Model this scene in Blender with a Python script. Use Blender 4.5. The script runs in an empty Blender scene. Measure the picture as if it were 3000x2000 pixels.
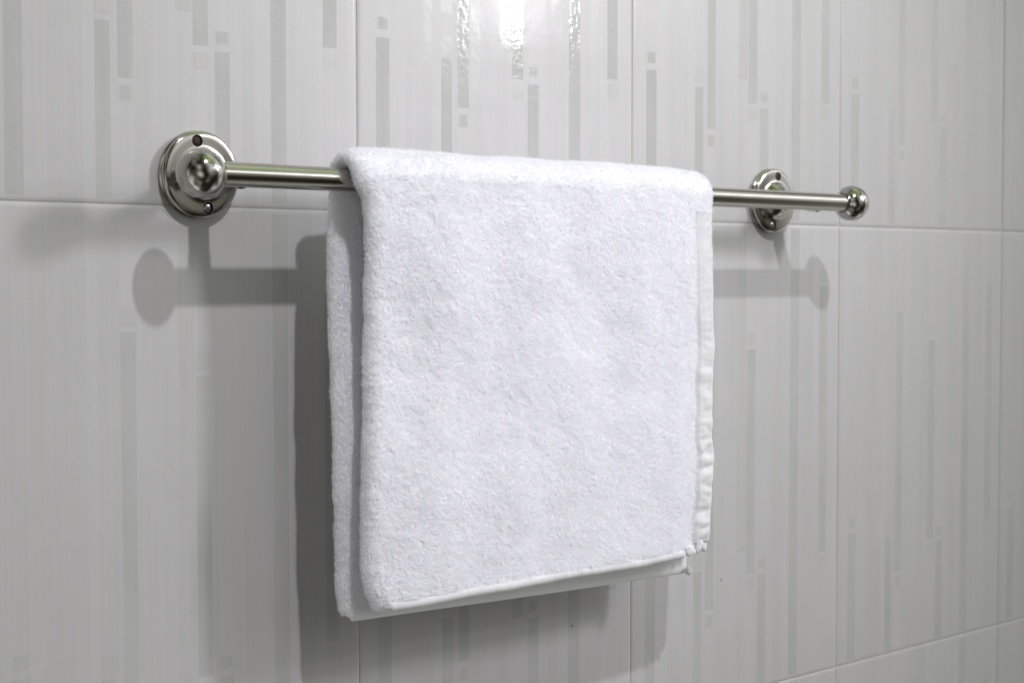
import bpy, bmesh, math, random
import numpy as np
from mathutils import Vector, Matrix, noise

random.seed(7)
rng = np.random.default_rng(7)
scene = bpy.context.scene
col = scene.collection

# ------------------------------------------------------------------ camera
CAM = Vector((-0.72921, -1.00557, -0.04719))
RIGHT = Vector((0.749945667, -0.661499317, -0.000387))
UP = Vector((0.02835103, 0.03155675, 0.99909979))
FWD = Vector((0.66089161, 0.74928154, -0.04242003))
cd = bpy.data.cameras.new('camera')
cam = bpy.data.objects.new('camera', cd)
col.objects.link(cam)
m = Matrix.Identity(4)
for i in range(3):
    m[i][0], m[i][1], m[i][2], m[i][3] = RIGHT[i], UP[i], -FWD[i], CAM[i]
cam.matrix_world = m
cd.sensor_width = 36.0
cd.lens = 4715.8 / 3000 * 36.0
cd.clip_start, cd.clip_end = 0.02, 60
cd.dof.use_dof = True
cd.dof.focus_distance = 1.22
cd.dof.aperture_fstop = 10.0
scene.camera = cam

# ------------------------------------------------------------------ world: dim, even, mottled room light
w = bpy.data.worlds.new('World')
scene.world = w
w.use_nodes = True
nt = w.node_tree
nt.nodes.clear()
wo = nt.nodes.new('ShaderNodeOutputWorld')
bg = nt.nodes.new('ShaderNodeBackground')
tc = nt.nodes.new('ShaderNodeTexCoord')
nz = nt.nodes.new('ShaderNodeTexNoise')
nz.inputs['Scale'].default_value = 1.15
nz.inputs['Detail'].default_value = 1.0
rp = nt.nodes.new('ShaderNodeValToRGB')
els = rp.color_ramp.elements
els[0].position, els[0].color = 0.36, (0.012, 0.010, 0.008, 1)
els[1].position, els[1].color = 0.68, (0.62, 0.62, 0.62, 1)
e = els.new(0.45); e.color = (0.060, 0.062, 0.048, 1)
e = els.new(0.52); e.color = (0.170, 0.174, 0.156, 1)
e = els.new(0.58); e.color = (0.330, 0.330, 0.315, 1)
nt.links.new(tc.outputs['Generated'], nz.inputs['Vector'])
nt.links.new(nz.outputs['Fac'], rp.inputs['Fac'])
nt.links.new(rp.outputs['Color'], bg.inputs['Color'])
bg.inputs['Strength'].default_value = 2.0
nt.links.new(bg.outputs[0], wo.inputs[0])

# ------------------------------------------------------------------ lamps
def aim(o, target):
    d = Vector(target) - o.location
    o.rotation_euler = d.to_track_quat('-Z', 'Y').to_euler()

def area(name, loc, target, sx, sy, power, color):
    l = bpy.data.lights.new(name, 'AREA')
    l.shape = 'RECTANGLE'
    l.size, l.size_y = sx, sy
    l.energy = power
    l.color = color
    o = bpy.data.objects.new(name, l)
    col.objects.link(o)
    o.location = loc
    aim(o, target)
    return o

# ceiling downlight up and in front of the left bracket
lb = bpy.data.lights.new('ceiling_downlight', 'SPOT')
lb.energy = 92
lb.shadow_soft_size = 0.035
lb.spot_size = math.radians(45)
lb.spot_blend = 1.0
lb.color = (0.975, 0.955, 1.0)
ob = bpy.data.objects.new('ceiling_downlight', lb)
col.objects.link(ob)
ob.location = (-0.18, -1.475, 1.70)
aim(ob, (0.19, 0.0, -0.13))
# narrow bright window to the right, in front of the wall
wl = area('window_light', (1.28, -1.30, 0.76), (0.06, 0.0, -0.10), 0.15, 0.26, 1.75, (0.975, 0.955, 1.0))
wl.data.spread = math.radians(64)
# the pane below it
area('window_light', (1.31, -1.30, 0.47), (0.06, 0.0, -0.02), 0.13, 0.12, 0.22, (0.975, 0.955, 1.0)).data.spread = math.radians(64)
# long low-set strip of window beyond it
area('window_strip', (1.95, -1.70, 0.98), (0.4, 0.0, 0.0), 2.1, 0.18, 5.0, (0.95, 0.98, 1.0))
# dim daylight coming down through leaves overhead
area('leafy_skylight', (0.6, -0.95, 1.9), (0.4, -0.3, 0.0), 1.7, 1.3, 4.0, (0.45, 0.72, 0.22))

vs = scene.view_settings
vs.view_transform = 'Standard'
vs.look = 'None'
vs.exposure = 0.12
vs.gamma = 1.0
scene.render.engine = 'CYCLES'
cy = scene.cycles
cy.use_denoising = True
cy.max_bounces = 12
cy.diffuse_bounces = 10
cy.glossy_bounces = 6
cy.transparent_max_bounces = 8
cy.sample_clamp_indirect = 6.0

# ------------------------------------------------------------------ helpers
def link(o, parent=None):
    col.objects.link(o)
    if parent is not None:
        o.parent = parent
    return o

def mesh_obj(name, verts, faces, mat, parent=None, smooth=True):
    me = bpy.data.meshes.new(name)
    me.from_pydata([tuple(v) for v in verts], [], faces)
    me.update()
    if smooth:
        me.polygons.foreach_set('use_smooth', [True] * len(me.polygons))
    if mat:
        me.materials.append(mat)
    if smooth and name in ('rod', 'post', 'finial', 'screw'):
        me.set_sharp_from_angle(angle=math.radians(45))
    return link(bpy.data.objects.new(name, me), parent)

def empty(name, loc, label=None, cat=None):
    o = bpy.data.objects.new(name, None)
    o.empty_display_size = 0.02
    o.location = loc
    col.objects.link(o)
    if label:
        o['label'] = label
    if cat:
        o['category'] = cat
    return o

def new_mat(name):
    mt = bpy.data.materials.new(name)
    mt.use_nodes = True
    t = mt.node_tree
    return mt, t, t.nodes['Principled BSDF']

def N(t, kind, **kw):
    n = t.nodes.new(kind)
    for k, v in kw.items():
        if k.startswith('i_'):
            n.inputs[k[2:].replace('_', ' ')].default_value = v
        else:
            setattr(n, k, v)
    return n

def math_n(t, op, a, b=None, clamp=False):
    n = t.nodes.new('ShaderNodeMath')
    n.operation = op
    n.use_clamp = clamp
    for i, v in enumerate((a, b)):
        if v is None:
            continue
        if isinstance(v, (int, float)):
            n.inputs[i].default_value = v
        else:
            t.links.new(v, n.inputs[i])
    return n.outputs[0]

# ------------------------------------------------------------------ materials
def tile_material():
    mt, t, b = new_mat('glazed_tile')
    L = t.links
    tone = N(t, 'ShaderNodeAttribute', attribute_name='tone')
    glossy = N(t, 'ShaderNodeAttribute', attribute_name='band')
    geo = N(t, 'ShaderNodeNewGeometry')
    # even print colour, slightly greener in the bands
    mixc = N(t, 'ShaderNodeMix', data_type='RGBA')
    mixc.inputs['A'].default_value = (0.528, 0.518, 0.527, 1)
    mixc.inputs['B'].default_value = (0.518, 0.516, 0.512, 1)
    L.new(glossy.outputs['Fac'], mixc.inputs['Factor'])
    # brushed vertical streaks in the glaze
    mp = N(t, 'ShaderNodeMapping')
    mp.inputs['Scale'].default_value = (420, 40, 5)
    L.new(geo.outputs['Position'], mp.inputs['Vector'])
    st = N(t, 'ShaderNodeTexNoise', i_Scale=1.0, i_Detail=2.0)
    L.new(mp.outputs[0], st.inputs['Vector'])
    streak = math_n(t, 'MULTIPLY_ADD', st.outputs['Fac'], 0.12)
    streak.node.inputs[2].default_value = 0.94
    # blotchy soap film
    bl = N(t, 'ShaderNodeTexNoise', i_Scale=9.0, i_Detail=4.0)
    L.new(geo.outputs['Position'], bl.inputs['Vector'])
    blo = math_n(t, 'MULTIPLY_ADD', bl.outputs['Fac'], 0.08)
    blo.node.inputs[2].default_value = 0.96
    # rare tiny specks
    vo = N(t, 'ShaderNodeTexVoronoi', i_Scale=16.0)
    L.new(geo.outputs['Position'], vo.inputs['Vector'])
    sp = math_n(t, 'LESS_THAN', vo.outputs['Distance'], 0.022)
    sepc = N(t, 'ShaderNodeSeparateColor')
    L.new(vo.outputs['Color'], sepc.inputs[0])
    sp2 = math_n(t, 'MULTIPLY', sp, math_n(t, 'GREATER_THAN', sepc.outputs[0], 0.45))
    spk = math_n(t, 'MULTIPLY_ADD', sp2, -0.45)
    spk.node.inputs[2].default_value = 1.0
    # the print is uneven: it thins out along its length
    mpw = N(t, 'ShaderNodeMapping')
    mpw.inputs['Scale'].default_value = (26, 1, 11)
    L.new(geo.outputs['Position'], mpw.inputs['Vector'])
    wn = N(t, 'ShaderNodeTexNoise', i_Scale=1.0, i_Detail=2.0)
    L.new(mpw.outputs[0], wn.inputs['Vector'])
    wear = N(t, 'ShaderNodeMapRange')
    wear.inputs['From Min'].default_value = 0.36
    wear.inputs['From Max'].default_value = 0.66
    wear.inputs['To Min'].default_value = 0.25
    wear.inputs['To Max'].default_value = 1.20
    L.new(wn.outputs['Fac'], wear.inputs['Value'])
    tn = math_n(t, 'SUBTRACT', tone.outputs['Fac'], 1.0)
    tn = math_n(t, 'MULTIPLY', tn, wear.outputs['Result'])
    tn = math_n(t, 'ADD', tn, 1.0)
    f = math_n(t, 'MULTIPLY', math_n(t, 'MULTIPLY', tn, streak), math_n(t, 'MULTIPLY', blo, spk))
    mul = N(t, 'ShaderNodeMix', data_type='RGBA', blend_type='MULTIPLY')
    mul.inputs['Factor'].default_value = 1.0
    L.new(mixc.outputs['Result'], mul.inputs['A'])
    cmb = N(t, 'ShaderNodeCombineColor')
    for i in range(3):
        L.new(f, cmb.inputs[i])
    L.new(cmb.outputs[0], mul.inputs['B'])
    L.new(mul.outputs['Result'], b.inputs['Base Color'])
    # satin ground, shiny bands
    r = math_n(t, 'MULTIPLY_ADD', glossy.outputs['Fac'], -0.30)
    r.node.inputs[2].default_value = 0.40
    L.new(math_n(t, 'ADD', r, math_n(t, 'MULTIPLY', bl.outputs['Fac'], 0.06)), b.inputs['Roughness'])
    b.inputs['IOR'].default_value = 1.5
    # relief: crackle in the bands, faint waviness everywhere
    cr = N(t, 'ShaderNodeTexNoise', i_Scale=170.0, i_Detail=1.0)
    L.new(geo.outputs['Position'], cr.inputs['Vector'])
    wv = N(t, 'ShaderNodeTexNoise', i_Scale=38.0, i_Detail=2.0)
    L.new(geo.outputs['Position'], wv.inputs['Vector'])
    fine = math_n(t, 'MULTIPLY', cr.outputs['Fac'], math_n(t, 'MULTIPLY_ADD', glossy.outputs['Fac'], 0.00022))
    fine.node.inputs[1].default_value = 0
    amp = math_n(t, 'MULTIPLY_ADD', glossy.outputs['Fac'], 0.00010)
    amp.node.inputs[2].default_value = 0.00004
    fine = math_n(t, 'MULTIPLY', cr.outputs['Fac'], amp)
    h = math_n(t, 'ADD', fine, math_n(t, 'MULTIPLY', wv.outputs['Fac'], 0.00022))
    bp = N(t, 'ShaderNodeBump', i_Strength=1.0, i_Distance=1.0)
    L.new(h, bp.inputs['Height'])
    L.new(bp.outputs[0], b.inputs['Normal'])
    # thin wavy clear glaze over everything
    b.inputs['Coat Weight'].default_value = 0.20
    b.inputs['Coat Roughness'].default_value = 0.13
    L.new(bp.outputs[0], b.inputs['Coat Normal'])
    return mt

def grout_material():
    mt, t, b = new_mat('grout')
    nz = N(t, 'ShaderNodeTexNoise', i_Scale=60.0, i_Detail=4.0)
    geo = N(t, 'ShaderNodeNewGeometry')
    t.links.new(geo.outputs['Position'], nz.inputs['Vector'])
    rp = N(t, 'ShaderNodeValToRGB')
    rp.color_ramp.elements[0].position = 0.35
    rp.color_ramp.elements[0].color = (0.43, 0.42, 0.39, 1)
    rp.color_ramp.elements[1].position = 0.7
    rp.color_ramp.elements[1].color = (0.52, 0.51, 0.48, 1)
    t.links.new(nz.outputs['Fac'], rp.inputs['Fac'])
    t.links.new(rp.outputs['Color'], b.inputs['Base Color'])
    b.inputs['Roughness'].default_value = 0.85
    return mt

def metal_material(name, color, rough, aniso=0.0, smudge=0.08):
    mt, t, b = new_mat(name)
    b.inputs['Metallic'].default_value = 1.0
    tcn = N(t, 'ShaderNodeTexCoord')
    nz = N(t, 'ShaderNodeTexNoise', i_Scale=90.0, i_Detail=5.0)
    t.links.new(tcn.outputs['Object'], nz.inputs['Vector'])
    r = math_n(t, 'MULTIPLY_ADD', nz.outputs['Fac'], smudge)
    r.node.inputs[2].default_value = rough
    t.links.new(r, b.inputs['Roughness'])
    nz2 = N(t, 'ShaderNodeTexNoise', i_Scale=35.0, i_Detail=3.0)
    t.links.new(tcn.outputs['Object'], nz2.inputs['Vector'])
    mx = N(t, 'ShaderNodeMix', data_type='RGBA')
    mx.inputs['A'].default_value = (*[c * 0.86 for c in color], 1)
    mx.inputs['B'].default_value = (*color, 1)
    t.links.new(nz2.outputs['Fac'], mx.inputs['Factor'])
    t.links.new(mx.outputs['Result'], b.inputs['Base Color'])
    bp = N(t, 'ShaderNodeBump', i_Strength=0.05, i_Distance=0.00015)
    t.links.new(nz2.outputs['Fac'], bp.inputs['Height'])
    t.links.new(bp.outputs[0], b.inputs['Normal'])
    return mt

def flat_metal(name, color, rough, metallic=1.0, scale=700.0, color2=None):
    mt, t, b = new_mat(name)
    tcn = N(t, 'ShaderNodeTexCoord')
    nz = N(t, 'ShaderNodeTexNoise', i_Scale=scale, i_Detail=3.0)
    t.links.new(tcn.outputs['Object'], nz.inputs['Vector'])
    mx = N(t, 'ShaderNodeMix', data_type='RGBA')
    mx.inputs['A'].default_value = (*color, 1)
    mx.inputs['B'].default_value = (*(color2 or [c * 0.6 for c in color]), 1)
    t.links.new(nz.outputs['Fac'], mx.inputs['Factor'])
    t.links.new(mx.outputs['Result'], b.inputs['Base Color'])
    b.inputs['Roughness'].default_value = rough
    b.inputs['Metallic'].default_value = metallic
    return mt

def cloth_material(name, base=(0.92, 0.92, 0.94), weave=0.0):
    mt, t, b = new_mat(name)
    b.inputs['Base Color'].default_value = (*base, 1)
    b.inputs['Roughness'].default_value = 0.95
    b.inputs['Specular IOR Level'].default_value = 0.15
    b.inputs['Sheen Weight'].default_value = 0.15
    geo = N(t, 'ShaderNodeNewGeometry')
    nz = N(t, 'ShaderNodeTexNoise', i_Scale=900.0 if weave else 500.0, i_Detail=2.0)
    t.links.new(geo.outputs['Position'], nz.inputs['Vector'])
    bp = N(t, 'ShaderNodeBump', i_Strength=0.5, i_Distance=0.0004)
    t.links.new(nz.outputs['Fac'], bp.inputs['Height'])
    t.links.new(bp.outputs[0], b.inputs['Normal'])
    return mt

M_TILE = tile_material()
M_GROUT = grout_material()
M_ROD = metal_material('brushed_nickel', (0.47, 0.452, 0.415), 0.12, smudge=0.06)
M_CHROME = metal_material('chrome', (0.47, 0.455, 0.43), 0.07, smudge=0.09)
M_RUST = flat_metal('rusty_steel', (0.055, 0.018, 0.014), 0.7, 0.2, 900.0, (0.020, 0.009, 0.008))
M_SCREW = flat_metal('dark_steel', (0.62, 0.63, 0.66), 0.25, 1.0, 500.0, (0.40, 0.40, 0.43))
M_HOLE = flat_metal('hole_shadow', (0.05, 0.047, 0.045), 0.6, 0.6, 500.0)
M_CLOTH = cloth_material('terry_ground')
M_HEM = cloth_material('woven_hem', (0.74, 0.74, 0.775), weave=1.0)

# ------------------------------------------------------------------ wall of tiles
TW, TH, GAP = 0.300, 0.450, 0.0010
def build_tile_mesh():
    w0, w1 = GAP / 2, TW - GAP / 2
    h0, h1 = GAP / 2, TH - GAP / 2
    # (x0, x1, z0, z1) in fractions of width / metres from tile bottom; printed shiny bands
    dark = [(.060, .104, .004, .1345), (.275, .3125, .004, .1240), (.331, .370, .086, .362),
            (.526, .5675, .1135, .330), (.584, .626, .004, .1105), (.742, .787, .004, .446),
            (.896, .938, .1220, .390)]
    squares = [(.060, .104, .1390, .1520), (.275, .3125, .1285, .1410), (.331, .370, .0690, .0820),
               (.526, .5675, .0970, .1085), (.584, .626, .1150, .1265), (.896, .938, .1060, .1175),
               (.331, .370, .3665, .3780), (.283, .320, .3440, .3560), (.378, .413, .2560, .2680), (.439, .475, .2430, .2560),
               (.526, .5675, .3340, .3460), (.896, .938, .3940, .4060)]
    pale = [(.117, .160, .166, .446), (.275, .3125, .160, .340), (.378, .413, .004, .254), (.439, .475, .260, .446),
            (.826, .862, .004, .24), (.660, .700, .18, .446), (.480, .522, .136, .446), (.215, .245, .12, .40)]
    edges = [0, .030, .060, .104, .117, .160, .215, .245, .275, .3125, .331, .370, .378, .413, .439, .475, .507,
             .526, .5675, .584, .626, .660, .700, .742, .787, .826, .862, .896, .938, .970, 1]
    rr = random.Random(3)
    stripes = [(edges[i], edges[i + 1], 1.0 + rr.uniform(-0.032, 0.030)) for i in range(len(edges) - 1)]
    xs = set(); zs = set()
    for e_ in edges[1:-1]:
        xs.add(round(e_ * TW, 5))
    LW = 0.0016
    for a, b_, c, d in squares:
        for x in (a * TW, a * TW + LW, b_ * TW - LW, b_ * TW):
            xs.add(round(x, 5))
        for z in (c, c + LW, d - LW, d):
            zs.add(round(z, 5))
    for a, b_, c, d in dark + pale:
        xs.update((round(a * TW, 5), round(b_ * TW, 5), round(a * TW - .0007, 5), round(b_ * TW + .0007, 5)))
        zs.update((round(c, 5), round(d, 5)))
    rim = [0, .0003, .0008, .0015, .0024, .0034]
    X = sorted([w0 + r for r in rim] + [w1 - r for r in rim] + [x for x in xs if w0 + .0036 < x < w1 - .0036])
    Z = sorted([h0 + r for r in rim] + [h1 - r for r in rim] + [z for z in zs if h0 + .0036 < z < h1 - .0036])
    def depth(x, z):
        d = 0
        for q in (x - w0, w1 - x, z - h0, h1 - z):
            if q < .0034:
                d += 0.0005 * (1 - q / .0034) ** 2
        return min(d, .0014)
    nx, nz_ = len(X), len(Z)
    verts = [(x, depth(x, z), z) for z in Z for x in X]
    faces, tone, band = [], [], []
    for j in range(nz_ - 1):
        for i in range(nx - 1):
            a = j * nx + i
            faces.append((a, a + 1, a + nx + 1, a + nx))
            cx, cz = (X[i] + X[i + 1]) / 2, (Z[j] + Z[j + 1]) / 2
            fx = cx / TW
            tv, bv = 1.0, 0.0
            for s0, s1, v in stripes:
                if s0 <= fx < s1:
                    tv = v
            for p0, p1, q0, q1 in pale:
                if p0 <= fx <= p1 and q0 <= cz <= q1:
                    tv, bv = 1.015, (0.75 if p0 == .480 else 0.35)
                elif p0 - .0026 <= fx <= p1 + .0026 and q0 <= cz <= q1:
                    tv = 0.985
            for p0, p1, q0, q1 in dark:
                if p0 <= fx <= p1 and q0 <= cz <= q1:
                    tv, bv = 0.935, 1.0
                elif p0 - .0026 <= fx <= p1 + .0026 and q0 <= cz <= q1:
                    tv = 1.015
            for p0, p1, q0, q1 in squares:
                if p0 <= fx <= p1 and q0 <= cz <= q1:
                    inner = (p0 * TW + LW < cx < p1 * TW - LW) and (q0 + LW < cz < q1 - LW)
                    if p0 in (.526, .275, .896):
                        tv, bv = (1.0, 0.5) if inner else (0.962, 0.5)
                    else:
                        tv, bv = (0.945, 0.9) if inner else (0.99, 0.4)
                    if (p0, q0) in ((.378, .2560), (.439, .2430), (.283, .3440), (.331, .3665)):
                        tv, bv = (1.01, 0.3) if inner else (0.965, 0.2)
            tone.append(tv); band.append(bv)
    # sides
    back = 0.0065
    loop = [i for i in range(nx)] + [j * nx + nx - 1 for j in range(1, nz_)] + \
           [(nz_ - 1) * nx + i for i in range(nx - 2, -1, -1)] + [j * nx for j in range(nz_ - 2, 0, -1)]
    base = len(verts)
    for v in loop:
        verts.append((verts[v][0], back, verts[v][2]))
    n = len(loop)
    for k in range(n):
        k2 = (k + 1) % n
        faces.append((loop[k2], loop[k], base + k, base + k2)); tone.append(1.0); band.append(0.0)
    me = bpy.data.meshes.new('tile')
    me.from_pydata(verts, [], faces)
    me.update()
    me.polygons.foreach_set('use_smooth', [True] * len(me.polygons))
    for nm, vals in (('tone', tone), ('band', band)):
        at = me.attributes.new(nm, 'FLOAT', 'FACE')
        at.data.foreach_set('value', vals)
    me.materials.append(M_TILE)
    return me

COLS, ROWS = range(-3, 6), range(-2, 2)
x0, x1 = COLS[0] * TW, (COLS[-1] + 1) * TW
z0, z1 = ROWS[0] * TH, (ROWS[-1] + 1) * TH
yb = 0.0008
vb = [(x0, yb, z0), (x1, yb, z0), (x1, yb, z1), (x0, yb, z1), (x0, .08, z0), (x1, .08, z0), (x1, .08, z1), (x0, .08, z1)]
wall = mesh_obj('wall', vb, [(0, 1, 2, 3), (5, 4, 7, 6), (4, 0, 3, 7), (1, 5, 6, 2), (3, 2, 6, 7), (4, 5, 1, 0)], M_GROUT, smooth=False)
wall['kind'] = 'structure'
tile_me = build_tile_mesh()
for r in ROWS:
    for c in COLS:
        o = bpy.data.objects.new('tile', tile_me)
        link(o, wall)
        o.location = (c * TW, random.uniform(-.00015, .00015), r * TH)
        o.rotation_euler = (random.uniform(-.0006, .0006), 0, random.uniform(-.0006, .0006))

# ------------------------------------------------------------------ towel rail
ROD_Y, ROD_Z, ROD_R = -0.064, 0.0192, 0.0084
LX, RX, FL_Z = -0.1397, 0.4895, 0.0222
FIN_L, FIN_R, FIN_RAD = -0.1740, 0.5330, 0.0168

def lathe(profile, segs=64):
    """profile of (r, h); axis +Z local; closed at both ends when r == 0"""
    verts, rings, faces = [], [], []
    for r, h in profile:
        if r < 1e-6:
            rings.append([len(verts)]); verts.append((0, 0, h))
        else:
            ring = []
            for k in range(segs):
                a = 2 * math.pi * k / segs
                ring.append(len(verts)); verts.append((r * math.cos(a), r * math.sin(a), h))
            rings.append(ring)
    for A, B in zip(rings, rings[1:]):
        for k in range(segs):
            k2 = (k + 1) % segs
            if len(A) == 1 and len(B) == 1:
                continue
            if len(A) == 1:
                faces.append((A[0], B[k2], B[k]))
            elif len(B) == 1:
                faces.append((A[k], A[k2], B[0]))
            else:
                faces.append((A[k], A[k2], B[k2], B[k]))
    faces = [tuple(reversed(f)) if False else f for f in faces]
    return verts, faces

def orient(verts, rot, loc):
    return [tuple(rot @ Vector(v) + Vector(loc)) for v in verts]

OUT = Matrix.Rotation(math.radians(90), 3, 'X')       # local +Z -> world -Y
rail = empty('towel_rail', (0.175, 0, FL_Z), 'shiny nickel towel rail with ball ends and round wall plates holding the towel', 'towel rail')
RO = rail.location.copy()
def rel(verts):
    return [tuple(Vector(v) - RO) for v in verts]

# rod
prof = [(ROD_R, (FIN_R - FIN_L) * k / 24) for k in range(25)]      # open ends sit inside the finials
v, f = lathe(prof, 72)
ALONG = Matrix.Rotation(math.radians(90), 3, 'Y')     # local +Z -> world +X
rod = mesh_obj('rod', rel(orient(v, ALONG, (FIN_L, ROD_Y, ROD_Z))), f, M_ROD, rail)

# finials
def finial(x, sgn):
    R_ = FIN_RAD
    p = []
    # from rod side: short lip then the ball
    hx = -0.0138
    p.append((0, hx + .0006)); p.append((ROD_R + .0002, hx + .0006)); p.append((ROD_R + .0004, hx - .0002))
    p.append((ROD_R + .0012, hx - .0004))
    a0 = math.atan2(math.sqrt(R_ ** 2 - (hx + .0006) ** 2), hx + .0006)
    for k in range(0, 31):
        a = a0 * (1 - k / 30)
        p.append((R_ * math.sin(a) if k < 30 else 0, R_ * math.cos(a)))
    v, f = lathe(p, 72)
    rot = Matrix.Rotation(math.radians(90 * sgn), 3, 'Y')
    return mesh_obj('finial', rel(orient(v, rot, (x, ROD_Y, ROD_Z))), f, M_CHROME, rail)
finial(FIN_L, -1)
finial(FIN_R, 1)

def bool_cut(me_obj, cutters):
    for c in cutters:
        md = me_obj.modifiers.new('cut', 'BOOLEAN')
        md.operation = 'DIFFERENCE'
        md.solver = 'EXACT'
        md.object = c
    dg = bpy.context.evaluated_depsgraph_get()
    dg.update()
    new = bpy.data.meshes.new_from_object(me_obj.evaluated_get(dg))
    me_obj.modifiers.clear()
    me_obj.data = new
    for c in cutters:
        bpy.data.objects.remove(c)

def plate(x, tilt):
    p = [(0, -.0005), (.0308, -.0005), (.0311, .0010), (.0309, .0024), (.0300, .0030), (.0296, .0034), (.0300, .0038),
         (.0306, .0044), (.0307, .0054), (.0303, .0066), (.0294, .0074), (.0280, .0078), (.0250, .0080), (.0215, .0081), (.0185, .0083),
         (.0172, .0090), (.0162, .0108), (.0150, .0130), (.0132, .0152), (.0114, .0166), (.0098, .0176), (.0090, .0190), (0, .0190)]
    v, f = lathe(p, 96)
    o = mesh_obj('wall_plate', rel(orient(v, OUT, (x, 0, FL_Z))), f, M_CHROME, rail)
    bm = bmesh.new(); bm.from_mesh(o.data); bmesh.ops.recalc_face_normals(bm, faces=bm.faces); bm.to_mesh(o.data); bm.free()
    cut, spots = [], []
    for k, s in enumerate((1, -1)):
        a = math.radians(90 + tilt) if s > 0 else math.radians(-90 + tilt)
        hx, hz = x + .0238 * math.cos(a), FL_Z + .0238 * math.sin(a)
        cv, cf = lathe([(0, .0045), (.0024, .0045), (.0040, .0072), (.0042, .0078), (.0044, .0120), (0, .0120)], 40)
        c = mesh_obj('cutter', rel(orient(cv, OUT, (hx, 0, hz))), cf, M_HOLE, rail)
        bm = bmesh.new(); bm.from_mesh(c.data); bmesh.ops.recalc_face_normals(bm, faces=bm.faces); bm.to_mesh(c.data); bm.free()
        cut.append(c); spots.append((hx, hz, s))
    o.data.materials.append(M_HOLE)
    bool_cut(o, cut)
    me = o.data
    me.polygons.foreach_set('use_smooth', [True] * len(me.polygons))
    md = o.modifiers.new('smooth', 'EDGE_SPLIT') if False else None
    try:
        me.set_sharp_from_angle(angle=math.radians(38))
    except Exception:
        pass
    for hx, hz, s in spots:
        # pan-head screw with a cross slot sunk in the hole
        v, f = lathe([(0, .0044), (.0032, .0044), (.0036, .0060), (.0032, .0068), (.0020, .0073), (0, .0074)], 32)
        sc = mesh_obj('screw', rel(orient(v, OUT, (hx, 0, hz))), f, M_RUST if s > 0 else M_SCREW, o)
        ang = random.uniform(0.2, 1.2)
        vv, ff = [], []
        for q in range(2):
            aa = ang + q * math.pi / 2
            dx, dz = math.cos(aa), math.sin(aa)
            px, pz = -dz * .00038, dx * .00038
            b0 = len(vv)
            for (l_, y_) in ((-.0021, -.00625), (.0021, -.00625)):
                pass
            pts = [(hx - dx * .002 + px, hz - dz * .002 + pz), (hx + dx * .002 + px, hz + dz * .002 + pz),
                   (hx + dx * .002 - px, hz + dz * .002 - pz), (hx - dx * .002 - px, hz - dz * .002 - pz)]
            for y_ in (-.0064, -.00748 - q * .00004):
                for (ax, az) in pts:
                    vv.append((ax, y_, az))
            ff += [(b0 + 4, b0 + 5, b0 + 6, b0 + 7), (b0, b0 + 1, b0 + 5, b0 + 4), (b0 + 1, b0 + 2, b0 + 6, b0 + 5),
                   (b0 + 2, b0 + 3, b0 + 7, b0 + 6), (b0 + 3, b0, b0 + 4, b0 + 7)]
        sc_me = mesh_obj('cross_slot', rel(vv), ff, M_HOLE, o, smooth=False)
        if s > 0:
            sc['label'] = 'rusty brown upper screw'
    # post out to the rod
    pr = .0082
    v, f = lathe([(pr + .0012, .0185), (pr + .0012, .0200), (pr + .0004, .0205), (pr, .0206), (pr, .0215), (pr, .0460), (pr, .0470), (pr + .0006, .0476), (pr + .0008, .0480), (pr + .0008, .0580)], 56)
    ends = orient(v, OUT, (x, 0, FL_Z))
    ends = [(a, b, c - (FL_Z - ROD_Z) * max(0, (-b - .0185)) / .0375) for a, b, c in ends]
    mesh_obj('post', rel(ends), f, M_ROD, rail)
    # ring round the rod where the post meets it
    v, f = lathe([(ROD_R - .001, -.0095), (ROD_R + .0007, -.0095), (ROD_R + .0011, -.009), (ROD_R + .0011, .009), (ROD_R + .0007, .0095), (ROD_R - .001, .0095)], 64)
    return o
plate(LX, 10)
plate(RX, -8)

# ------------------------------------------------------------------ towel
towel = empty('towel', (0.128, ROD_Y, ROD_Z + ROD_R), 'fluffy white terry towel folded in half and hung over the rail', 'towel')
TO = towel.location.copy()
T = 0.0130                                   # folded thickness without pile
RM = ROD_R + 0.0006 + T / 2                  # radius of its middle layer over the rod
LEN_F, LEN_B = 0.3090, 0.3225

def lerp_tab(tab, z):
    for (a, va), (b, vb_) in zip(tab, tab[1:]):
        if (a >= z >= b):
            k = (a - z) / (a - b)
            k = k * k * (3 - 2 * k)
            return va + (vb_ - va) * k
    return tab[0][1] if z > tab[0][0] else tab[-1][1]

RIGHT_F = [(0.05, .3130), (0.011, .3140), (-.035, .3155), (-.0745, .3185), (-.112, .3225), (-.150, .3210), (-.187, .3200), (-.206, .3225), (-.235, .3200), (-.262, .3185), (-.30, .3160)]
LEFT_F = [(0.05, -.0620), (0.0192, -.0600), (0.0040, -.0512), (-.012, -.0490), (-.06, -.0485), (-.131, -.0482), (-.20, -.0512), (-.245, -.0518), (-.262, -.0508), (-.275, -.0478), (-.284, -.0425), (-.294, -.0340)]
LEFT_B = [(0.05, -.0560), (0.0, -.0590), (-.04, -.0605), (-.10, -.0620), (-.165, -.0615), (-.23, -.0595), (-.275, -.0580), (-.293, -.0540), (-.304, -.0440)]
RIGHT_B = [(0.05, .3120), (-.10, .3140), (-.25, .3150), (-.31, .3120)]

ARC = math.pi * RM
sB = [-(ARC / 2 + LEN_B * q) for q in np.linspace(1, 0, 110)]
sA = list(np.linspace(-ARC / 2, ARC / 2, 42))[1:-1]
sF = [ARC / 2 + LEN_F * q for q in np.linspace(0, 1, 150)]
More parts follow.
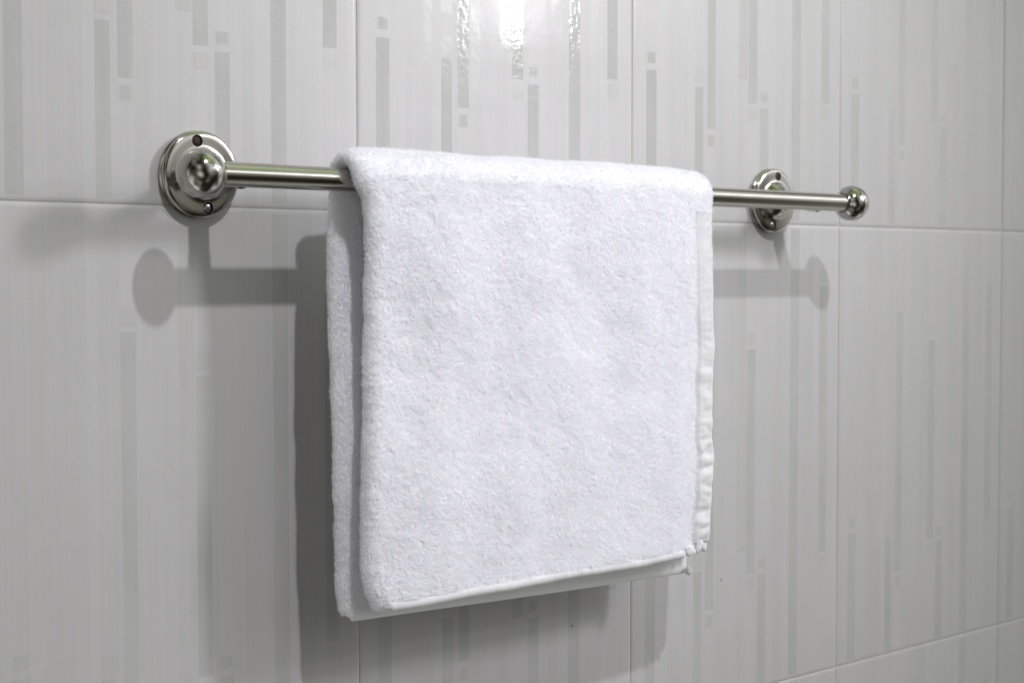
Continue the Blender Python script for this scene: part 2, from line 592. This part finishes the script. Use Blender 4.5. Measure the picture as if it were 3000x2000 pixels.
# finer steps near the ends
def refine(lst, end_len, base, sign):
    out = list(lst)
    extra = [base + sign * d for d in (.0002, .0006, .0012, .0020, .0030, .0042)]
    return sorted(set(out + extra))
S = sorted(set(sB + sA + sF))
S = refine(S, 0, ARC / 2 + LEN_F, -1)
S = refine(S, 0, -(ARC / 2 + LEN_B), 1)
S = np.array(S)

def frame(s):
    """mid-surface point (y, z) and outward normal (ny, nz) on the path over the rod; s>0 front"""
    if abs(s) > ARC / 2:                          # below the rod the two halves swing together
        d = abs(s) - ARC / 2
        q = min(1.0, d / .17)
        sep = RM - 0.0052 * q * q * (3 - 2 * q)
        if s > 0:
            return ROD_Y - sep, ROD_Z - d, -1.0, 0.0
        return ROD_Y + sep, ROD_Z - d, 1.0, 0.0
    a = s / RM
    return ROD_Y - RM * math.sin(a), ROD_Z + RM * math.cos(a), -math.sin(a), math.cos(a)

NX = 120
AX = 0.0130                                  # how far the fold at the left rounds off
NARC = 18
def nv(x, y, z, sc_, seed=0.0):
    return noise.noise(Vector((x * sc_ + seed, y * sc_ + seed * 1.7, z * sc_ - seed)))

HEM_W = 0.0255
def half_thick(xx, xl, xr):
    """half thickness across the width: full by the fold, thin at the hemmed edge"""
    hr = 0.0034
    q = (xr - xx) / 0.055
    q = max(0.0, min(1.0, q))
    q = q * q * (3 - 2 * q)
    return hr + (T / 2 - hr) * q

rows_P = []
kinds = None
for s in S:
    y, z, ny, nzv = frame(s)
    front = s > 0
    if abs(s) <= ARC / 2:
        k = (s / (ARC / 2) + 1) / 2
        xl = LEFT_B[1][1] * (1 - k) + LEFT_F[1][1] * k - .0010 * math.sin(math.pi * k)
        xr = RIGHT_B[0][1] * (1 - k) + RIGHT_F[1][1] * k
    else:
        xl = lerp_tab(LEFT_F if front else LEFT_B, z)
        xr = lerp_tab(RIGHT_F if front else RIGHT_B, z)
    xl += 0.0012 * nv(0, front * 3.0, z, 34, 1.3) + 0.0007 * nv(0, front * 3.0, z, 90, 5.3)
    xr += 0.0008 * nv(1, front * 3.0, z, 60, 2.3)
    # rounded bottom end
    dend = (ARC / 2 + LEN_F - s) if front else (s + ARC / 2 + LEN_B)
    e_ = 1.0
    if dend < .006:
        q = 1 - dend / .006
        e_ = math.sqrt(max(0.0, 1 - q * q)) * .8 + .2 * (1 - q)
        e_ = max(e_, .04)
    hl = T / 2 * 1.0 * e_
    hr = 0.0034 * e_
    pts = []
    xs_o = np.linspace(xl + AX, xr - .0034, NX)
    for x in xs_o:
        pts.append((x, half_thick(x, xl, xr) * e_))
    for k in range(1, 8):                         # right edge
        a = math.pi * k / 8
        pts.append((xr - .0034 + .0034 * math.sin(a), hr * math.cos(a)))
    for x in xs_o[::-1]:
        pts.append((x, -half_thick(x, xl, xr) * e_))
    for k in range(1, NARC):                      # left fold
        a = math.pi * k / NARC
        pts.append((xl + AX - AX * math.sin(a), -hl * math.cos(a)))
    row = []
    hang = min(1.0, max(0.0, (ROD_Z - z) / .08))  # free below the rod
    for (x, off) in pts:
        d = 0.0
        if off > 0:
            d = 0.0030 * nv(x * 1.5, 7.0 * front, z, 13, 3.1) + 0.0007 * nv(x, 9.0 * front, z, 44, 8.2)
            if abs(s) < ARC / 2:
                d *= 0.7
        sway = hang * (0.0040 * nv(x, 2.0 + 4 * front, z, 6, 6.4))
        o_ = off + d * (0.4 + 0.6 * e_) + sway
        # top droops a little toward the hemmed end and by the fold
        py, pz = y + ny * o_, z + nzv * o_
        if front or True:
            fz = (0.5 + 0.5 * (x + .05) / .36)
            if s > ARC / 2:
                pz += (-0.0012 + 0.0026 * (x + .05) / .36) * (s - ARC / 2) / LEN_F
            if s < -ARC / 2:
                pz += (0.002 - 0.0085 * (x + .05) / .36) * (-s - ARC / 2) / LEN_B
        row.append((x, py, pz))
    rows_P.append(row)
P = np.array(rows_P)                              # [ns, nk, 3]
ns, nk = P.shape[:2]
verts = P.reshape(-1, 3) - np.array(TO)
faces = []
for j in range(ns - 1):
    for i in range(nk):
        i2 = (i + 1) % nk
        a, b_, c, d = j * nk + i, j * nk + i2, (j + 1) * nk + i2, (j + 1) * nk + i
        faces.append((a, b_, c, d))
faces.append(tuple(range(nk - 1, -1, -1)))
faces.append(tuple((ns - 1) * nk + i for i in range(nk)))
body = mesh_obj('cloth', verts, faces, M_CLOTH, towel)
bm = bmesh.new(); bm.from_mesh(body.data); bmesh.ops.recalc_face_normals(bm, faces=bm.faces); bm.to_mesh(body.data); bm.free()

# ---- terry pile: short fibres standing on the cloth
Pn = np.concatenate([P, P[:, :1]], axis=1)        # close the loop
du = np.gradient(P, axis=0)
dv = np.roll(P, -1, axis=1) - np.roll(P, 1, axis=1)
nrm = np.cross(dv, du)
nrm /= np.linalg.norm(nrm, axis=2, keepdims=True) + 1e-12
# make them point outward: at the outer front centre normal should face -y
jF = int(np.searchsorted(S, ARC / 2 + 0.15))
if nrm[jF, NX // 2, 1] > 0:
    nrm = -nrm
nrmc = np.concatenate([nrm, nrm[:, :1]], axis=1)
qa = Pn[:-1, :-1]; qb = Pn[1:, :-1]; qc = Pn[1:, 1:]; qd = Pn[:-1, 1:]
areaq = 0.5 * np.linalg.norm(np.cross(qc - qa, qd - qb), axis=2)
# where the pile is worth growing: outer side, folds, and the inner sides near the left fold
idx = np.arange(nk)
wgt = np.zeros((ns - 1, nk))
sm = 0.5 * (S[:-1] + S[1:])
front_row = sm > -ARC / 2
cxq = Pn[:-1, :-1, 0]; czq = Pn[:-1, :-1, 2]
outer = (idx < NX)
inner = (idx >= NX + 7) & (idx < 2 * NX + 7)
fold = idx >= 2 * NX + 7
redge = (idx >= NX) & (idx < NX + 7)
wgt[:, outer] = np.where(front_row[:, None], 1.0, 0.30)
wgt[:, fold] = 1.0
wgt[:, inner] = np.where(cxq[:, inner] < 0.02, 0.7, 0.05)
wgt[:, redge] = np.where((czq[:, redge] > -0.02) , 0.8, 0.0)
# bare woven strip at the hemmed edge of the front, fading out towards the top
for j in range(ns - 1):
    s = sm[j]
    z = czq[j, 0]
    xr = lerp_tab(RIGHT_F, z)
    if s > ARC / 2:
        k = min(1.0, max(0.0, (-0.045 - z) / 0.10))
        edge = xr - HEM_W + .0040 + .002 * noise.noise(Vector((z * 90, 0, 0)))
        ramp_ = np.clip((cxq[j] - edge) / .0090, 0, 1)
        wgt[j, idx < NX] *= (1 - k * ramp_)[idx < NX]
    dendb = s + ARC / 2 + LEN_B
    if 0 <= dendb < .007:
        wgt[j, :] = 0.0
    dend = (ARC / 2 + LEN_F - s)
    if 0 <= dend < 0.0042:
        wgt[j, (idx < NX) & (cxq[j] > -0.036)] = 0.0
        wgt[j, inner] = 0.0
pw = (areaq * wgt).ravel()
NF = 560000
pick = rng.choice(pw.size, NF, p=pw / pw.sum())
pj, pi_ = pick // nk, pick % nk
u, v_ = rng.random(NF)[:, None], rng.random(NF)[:, None]
root = (1 - u) * (1 - v_) * Pn[pj, pi_] + u * (1 - v_) * Pn[pj + 1, pi_] + u * v_ * Pn[pj + 1, pi_ + 1] + (1 - u) * v_ * Pn[pj, pi_ + 1]
nr = (1 - u) * (1 - v_) * nrmc[pj, pi_] + u * (1 - v_) * nrmc[pj + 1, pi_] + u * v_ * nrmc[pj + 1, pi_ + 1] + (1 - u) * v_ * nrmc[pj, pi_ + 1]
nr /= np.linalg.norm(nr, axis=1, keepdims=True) + 1e-12

def lattice(p, scale, seed):
    """smooth value noise in 3D, vector valued in [-1, 1]"""
    r = np.random.default_rng(seed)
    G = 64
    tab = r.uniform(-1, 1, (G, G, G, 3))
    q = p * scale + 1000.0
    i = np.floor(q).astype(int); f = q - i
    f = f * f * (3 - 2 * f)
    out = 0
    for a in (0, 1):
        for b_ in (0, 1):
            for c in (0, 1):
                wq = (f[:, 0] if a else 1 - f[:, 0]) * (f[:, 1] if b_ else 1 - f[:, 1]) * (f[:, 2] if c else 1 - f[:, 2])
                out = out + wq[:, None] * tab[(i[:, 0] + a) % G, (i[:, 1] + b_) % G, (i[:, 2] + c) % G]
    return out

comb = np.array([.38, 1, 1.25])                  # tufts lie in short rows across the towel
lean = lattice(root * np.array([.7, 1, 1.1]), 470, 2) * 0.36 + lattice(root * np.array([.6, 1, 1.1]), 190, 1) * 0.20 + lattice(root, 45, 3) * 0.12
jit = rng.normal(0, 0.27, (NF, 3))
direction = nr * 1.0 + lean * 0.8 + jit + np.array([0.0, 0.0, -0.10])
direction /= np.linalg.norm(direction, axis=1, keepdims=True)
patch = lattice(root * np.array([.6, 1, 1.15]), 420, 6)[:, :1] * 0.9
length = (0.0017 + 0.00055 * patch + rng.normal(0, 0.00028, (NF, 1))).clip(0.0008, 0.0030)
stray = rng.random((NF, 1)) < 0.06
length = np.where(stray, length + rng.uniform(0.0004, 0.0018, (NF, 1)), length)
# keep every fibre above the cloth
dn = (direction * nr).sum(1, keepdims=True)
direction += nr * np.where(dn < 0.25, 0.25 - dn, 0)
direction /= np.linalg.norm(direction, axis=1, keepdims=True)
bend = lattice(root, 260, 9) * 0.5 + rng.normal(0, .25, (NF, 3)) + np.array([0, 0, -0.35])
p0 = root - nr * 0.0002
p1 = root + direction * length * 0.5
p2 = p1 + (direction + bend * 0.55) / np.linalg.norm(direction + bend * 0.55, axis=1, keepdims=True) * length * 0.5
pts = np.stack([p0, p1, p2], axis=1).reshape(-1, 3) - np.array(TO)
hc = bpy.data.hair_curves.new('pile')
hc.add_curves([3] * NF)
hc.attributes['position'].data.foreach_set('vector', pts.astype(np.float32).ravel())
if 'radius' not in hc.attributes:
    hc.attributes.new('radius', 'FLOAT', 'POINT')
rad = np.tile(np.array([0.00015, 0.00013, 0.00006], dtype=np.float32), NF)
hc.attributes['radius'].data.foreach_set('value', rad)
mt_pile, tp, bp_ = new_mat('terry_pile')
tp.nodes.remove(bp_)
df = N(tp, 'ShaderNodeBsdfDiffuse'); df.inputs['Color'].default_value = (0.955, 0.953, 0.985, 1)
tr = N(tp, 'ShaderNodeBsdfTranslucent'); tr.inputs['Color'].default_value = (0.955, 0.953, 0.985, 1)
mxs = N(tp, 'ShaderNodeMixShader'); mxs.inputs[0].default_value = 0.45
tp.links.new(df.outputs[0], mxs.inputs[1]); tp.links.new(tr.outputs[0], mxs.inputs[2])
tp.links.new(mxs.outputs[0], tp.nodes['Material Output'].inputs['Surface'])
hc.materials.append(mt_pile)
pile = link(bpy.data.objects.new('pile', hc), towel)
pile['kind'] = 'stuff'

# ---- bottom hem of the front: a turned, stitched roll
def sweep(name, path, profile_fn, mat, parent):
    """path: list of (pos, normal, binormal); profile_fn(i) -> list of (n, b) offsets"""
    verts, faces = [], []
    n = None
    for i, (p, nn, bb) in enumerate(path):
        pr = profile_fn(i)
        n = len(pr)
        for (a, b_) in pr:
            verts.append(Vector(p) + Vector(nn) * a + Vector(bb) * b_ - TO)
    for i in range(len(path) - 1):
        for k in range(n):
            k2 = (k + 1) % n
            faces.append((i * n + k, i * n + k2, (i + 1) * n + k2, (i + 1) * n + k))
    faces.append(tuple(range(n - 1, -1, -1)))
    faces.append(tuple((len(path) - 1) * n + k for k in range(n)))
    o = mesh_obj(name, verts, faces, mat, parent)
    bm = bmesh.new(); bm.from_mesh(o.data); bmesh.ops.recalc_face_normals(bm, faces=bm.faces); bm.to_mesh(o.data); bm.free()
    return o

def outer_front_at(x, z):
    """outer surface of the front panel nearest to (x, z)"""
    j = int(np.argmin(np.abs(P[:, NX // 2, 2] - z) + (S < ARC / 2) * 10))
    i = int(np.argmin(np.abs(P[j, :NX, 0] - x)))
    return P[j, i]

zbot = P[-1, :NX, 2]; xbot = P[-1, :NX, 0]; ybot = P[-1, :NX, 1]
path = []
for x in np.linspace(-0.036, 0.2885, 220):
    z = float(np.interp(x, xbot, zbot)) + 0.0024
    y = float(np.interp(x, xbot, ybot)) - 0.0036
    y += 0.0006 * nv(x, 0, 0, 40, 2.0)
    z += 0.0012 * nv(x, 0, 1, 24, 4.0)
    path.append(((x, y, z), (0, -1, 0), (0, 0, 1)))
def hem_prof(i):
    k = min(1.0, min(i, len(path) - 1 - i) / 6 + .25)
    wob = 1 + 0.22 * nv(path[i][0][0], 3, 3, 120, 1.0) + 0.10 * nv(path[i][0][0], 5, 3, 420, 1.0)
    return [(0.0042 * k * wob * math.cos(a) * (1.0 if math.cos(a) > 0 else .6), 0.0042 * k * math.sin(a)) for a in np.linspace(0, 2 * math.pi, 14, endpoint=False)]
sweep('bottom_hem', path, hem_prof, M_HEM, towel)

# ---- woven side hem down the right edge of the front
def side_hem():
    verts, faces = [], []
    zs = np.linspace(0.006, -0.2790, 190)
    cols_ = np.linspace(0, 1, 16)
    for z in zs:
        xr = lerp_tab(RIGHT_F, z) + 0.0008 * nv(1, 3.0, z, 60, 2.3)
        low = min(1.0, max(0.0, (-0.08 - z) / .12))
        for c in cols_:
            x = xr + .0007 - (HEM_W - 0.001) * (1 - c)
            ps = outer_front_at(min(x, xr - .0036), z)
            y = ps[1] - 0.0001 - 0.0014 * min(1.0, max(0.0, (-.045 - z) / .09))
            if x > xr - .0036:
                y += 0.0028 * ((x - xr + .0036) / .0043) ** 2
            env = math.sin(math.pi * min(1, max(0, c))) ** .6
            puck = (nv(x * .28, 0, z, 110, 7.7) * .0024 + nv(x * .4, 3, z, 240, 1.9) * .0010) * env * (0.25 + 0.95 * low)
            y -= puck + 0.0005 * env
            if c < .15:
                y += 0.0022 * (1 - c / .15)
            # stitched ridge near the pile
            if abs(c - 0.24) < .03:
                y += .0003 * (1 if math.sin(z * 2600) > -.2 else 0.2)
            verts.append(Vector((x, y, z)) - TO)
    nc = len(cols_)
    for j in range(len(zs) - 1):
        for i in range(nc - 1):
            a = j * nc + i
            faces.append((a, a + 1, a + nc + 1, a + nc))
    o = mesh_obj('side_hem', verts, faces, M_HEM, towel)
    md = o.modifiers.new('thick', 'SOLIDIFY'); md.thickness = 0.0008; md.offset = -1
    return o
side_hem()

# ---- little loose folds of hem tape at the bottom right corner
def tape(name, pts, width, axis, thick=0.0012):
    """a short bent strip through pts, `width` wide along axis"""
    path = []
    P_ = [Vector(p) for p in pts]
    # smooth
    fine = []
    for i in range(len(P_) - 1):
        a = P_[max(0, i - 1)]; b_ = P_[i]; c = P_[i + 1]; d = P_[min(len(P_) - 1, i + 2)]
        for k in range(6):
            t_ = k / 6
            fine.append(0.5 * ((2 * b_) + (c - a) * t_ + (2 * a - 5 * b_ + 4 * c - d) * t_ ** 2 + (3 * b_ - a - 3 * c + d) * t_ ** 3))
    fine.append(P_[-1])
    ax = Vector(axis).normalized()
    out = []
    for i, p in enumerate(fine):
        tg = (fine[min(i + 1, len(fine) - 1)] - fine[max(i - 1, 0)]).normalized()
        nn = tg.cross(ax).normalized()
        out.append((p, nn, ax))
    h = thick / 2
    return sweep(name, out, lambda i: [(h, -width / 2), (h, width / 2), (-h, width / 2), (-h, -width / 2)], M_HEM, towel)
yc = float(outer_front_at(.290, -.284)[1])
def lump(name, c, rx, ry, rz, seed, shear=0.0):
    """soft rounded fold of cloth"""
    vv, ff = [], []
    nu, nv_ = 20, 12
    for j in range(nv_ + 1):
        th = math.pi * j / nv_
        for i in range(nu):
            ph = 2 * math.pi * i / nu
            d = Vector((math.sin(th) * math.cos(ph), math.sin(th) * math.sin(ph), math.cos(th)))
            k = (1 + 0.30 * noise.noise(d * 1.5 + Vector((seed, 0, 0)))) / max(abs(d.x), abs(d.y), abs(d.z)) ** .45
            x, y, z = d.x * rx * k, d.y * ry * k, d.z * rz * k
            vv.append(Vector((c[0] + x + shear * z, c[1] + y, c[2] + z)) - TO)
    for j in range(nv_):
        for i in range(nu):
            i2 = (i + 1) % nu
            ff.append((j * nu + i, j * nu + i2, (j + 1) * nu + i2, (j + 1) * nu + i))
    return mesh_obj(name, vv, ff, M_HEM, towel)
lump('hem_fold', (.2895, yc - .0016, -.2842), .0062, .0022, .0044, 1.0, -.25)
lump('hem_fold', (.3010, yc - .0012, -.2815), .0034, .0022, .0056, 2.6, .30)
lump('hem_fold', (.3065, yc - .0008, -.2822), .0028, .0020, .0046, 7.1, -.45)
lump('hem_fold', (.3100, -.0600, -.3070), .0030, .0026, .0032, 4.0)
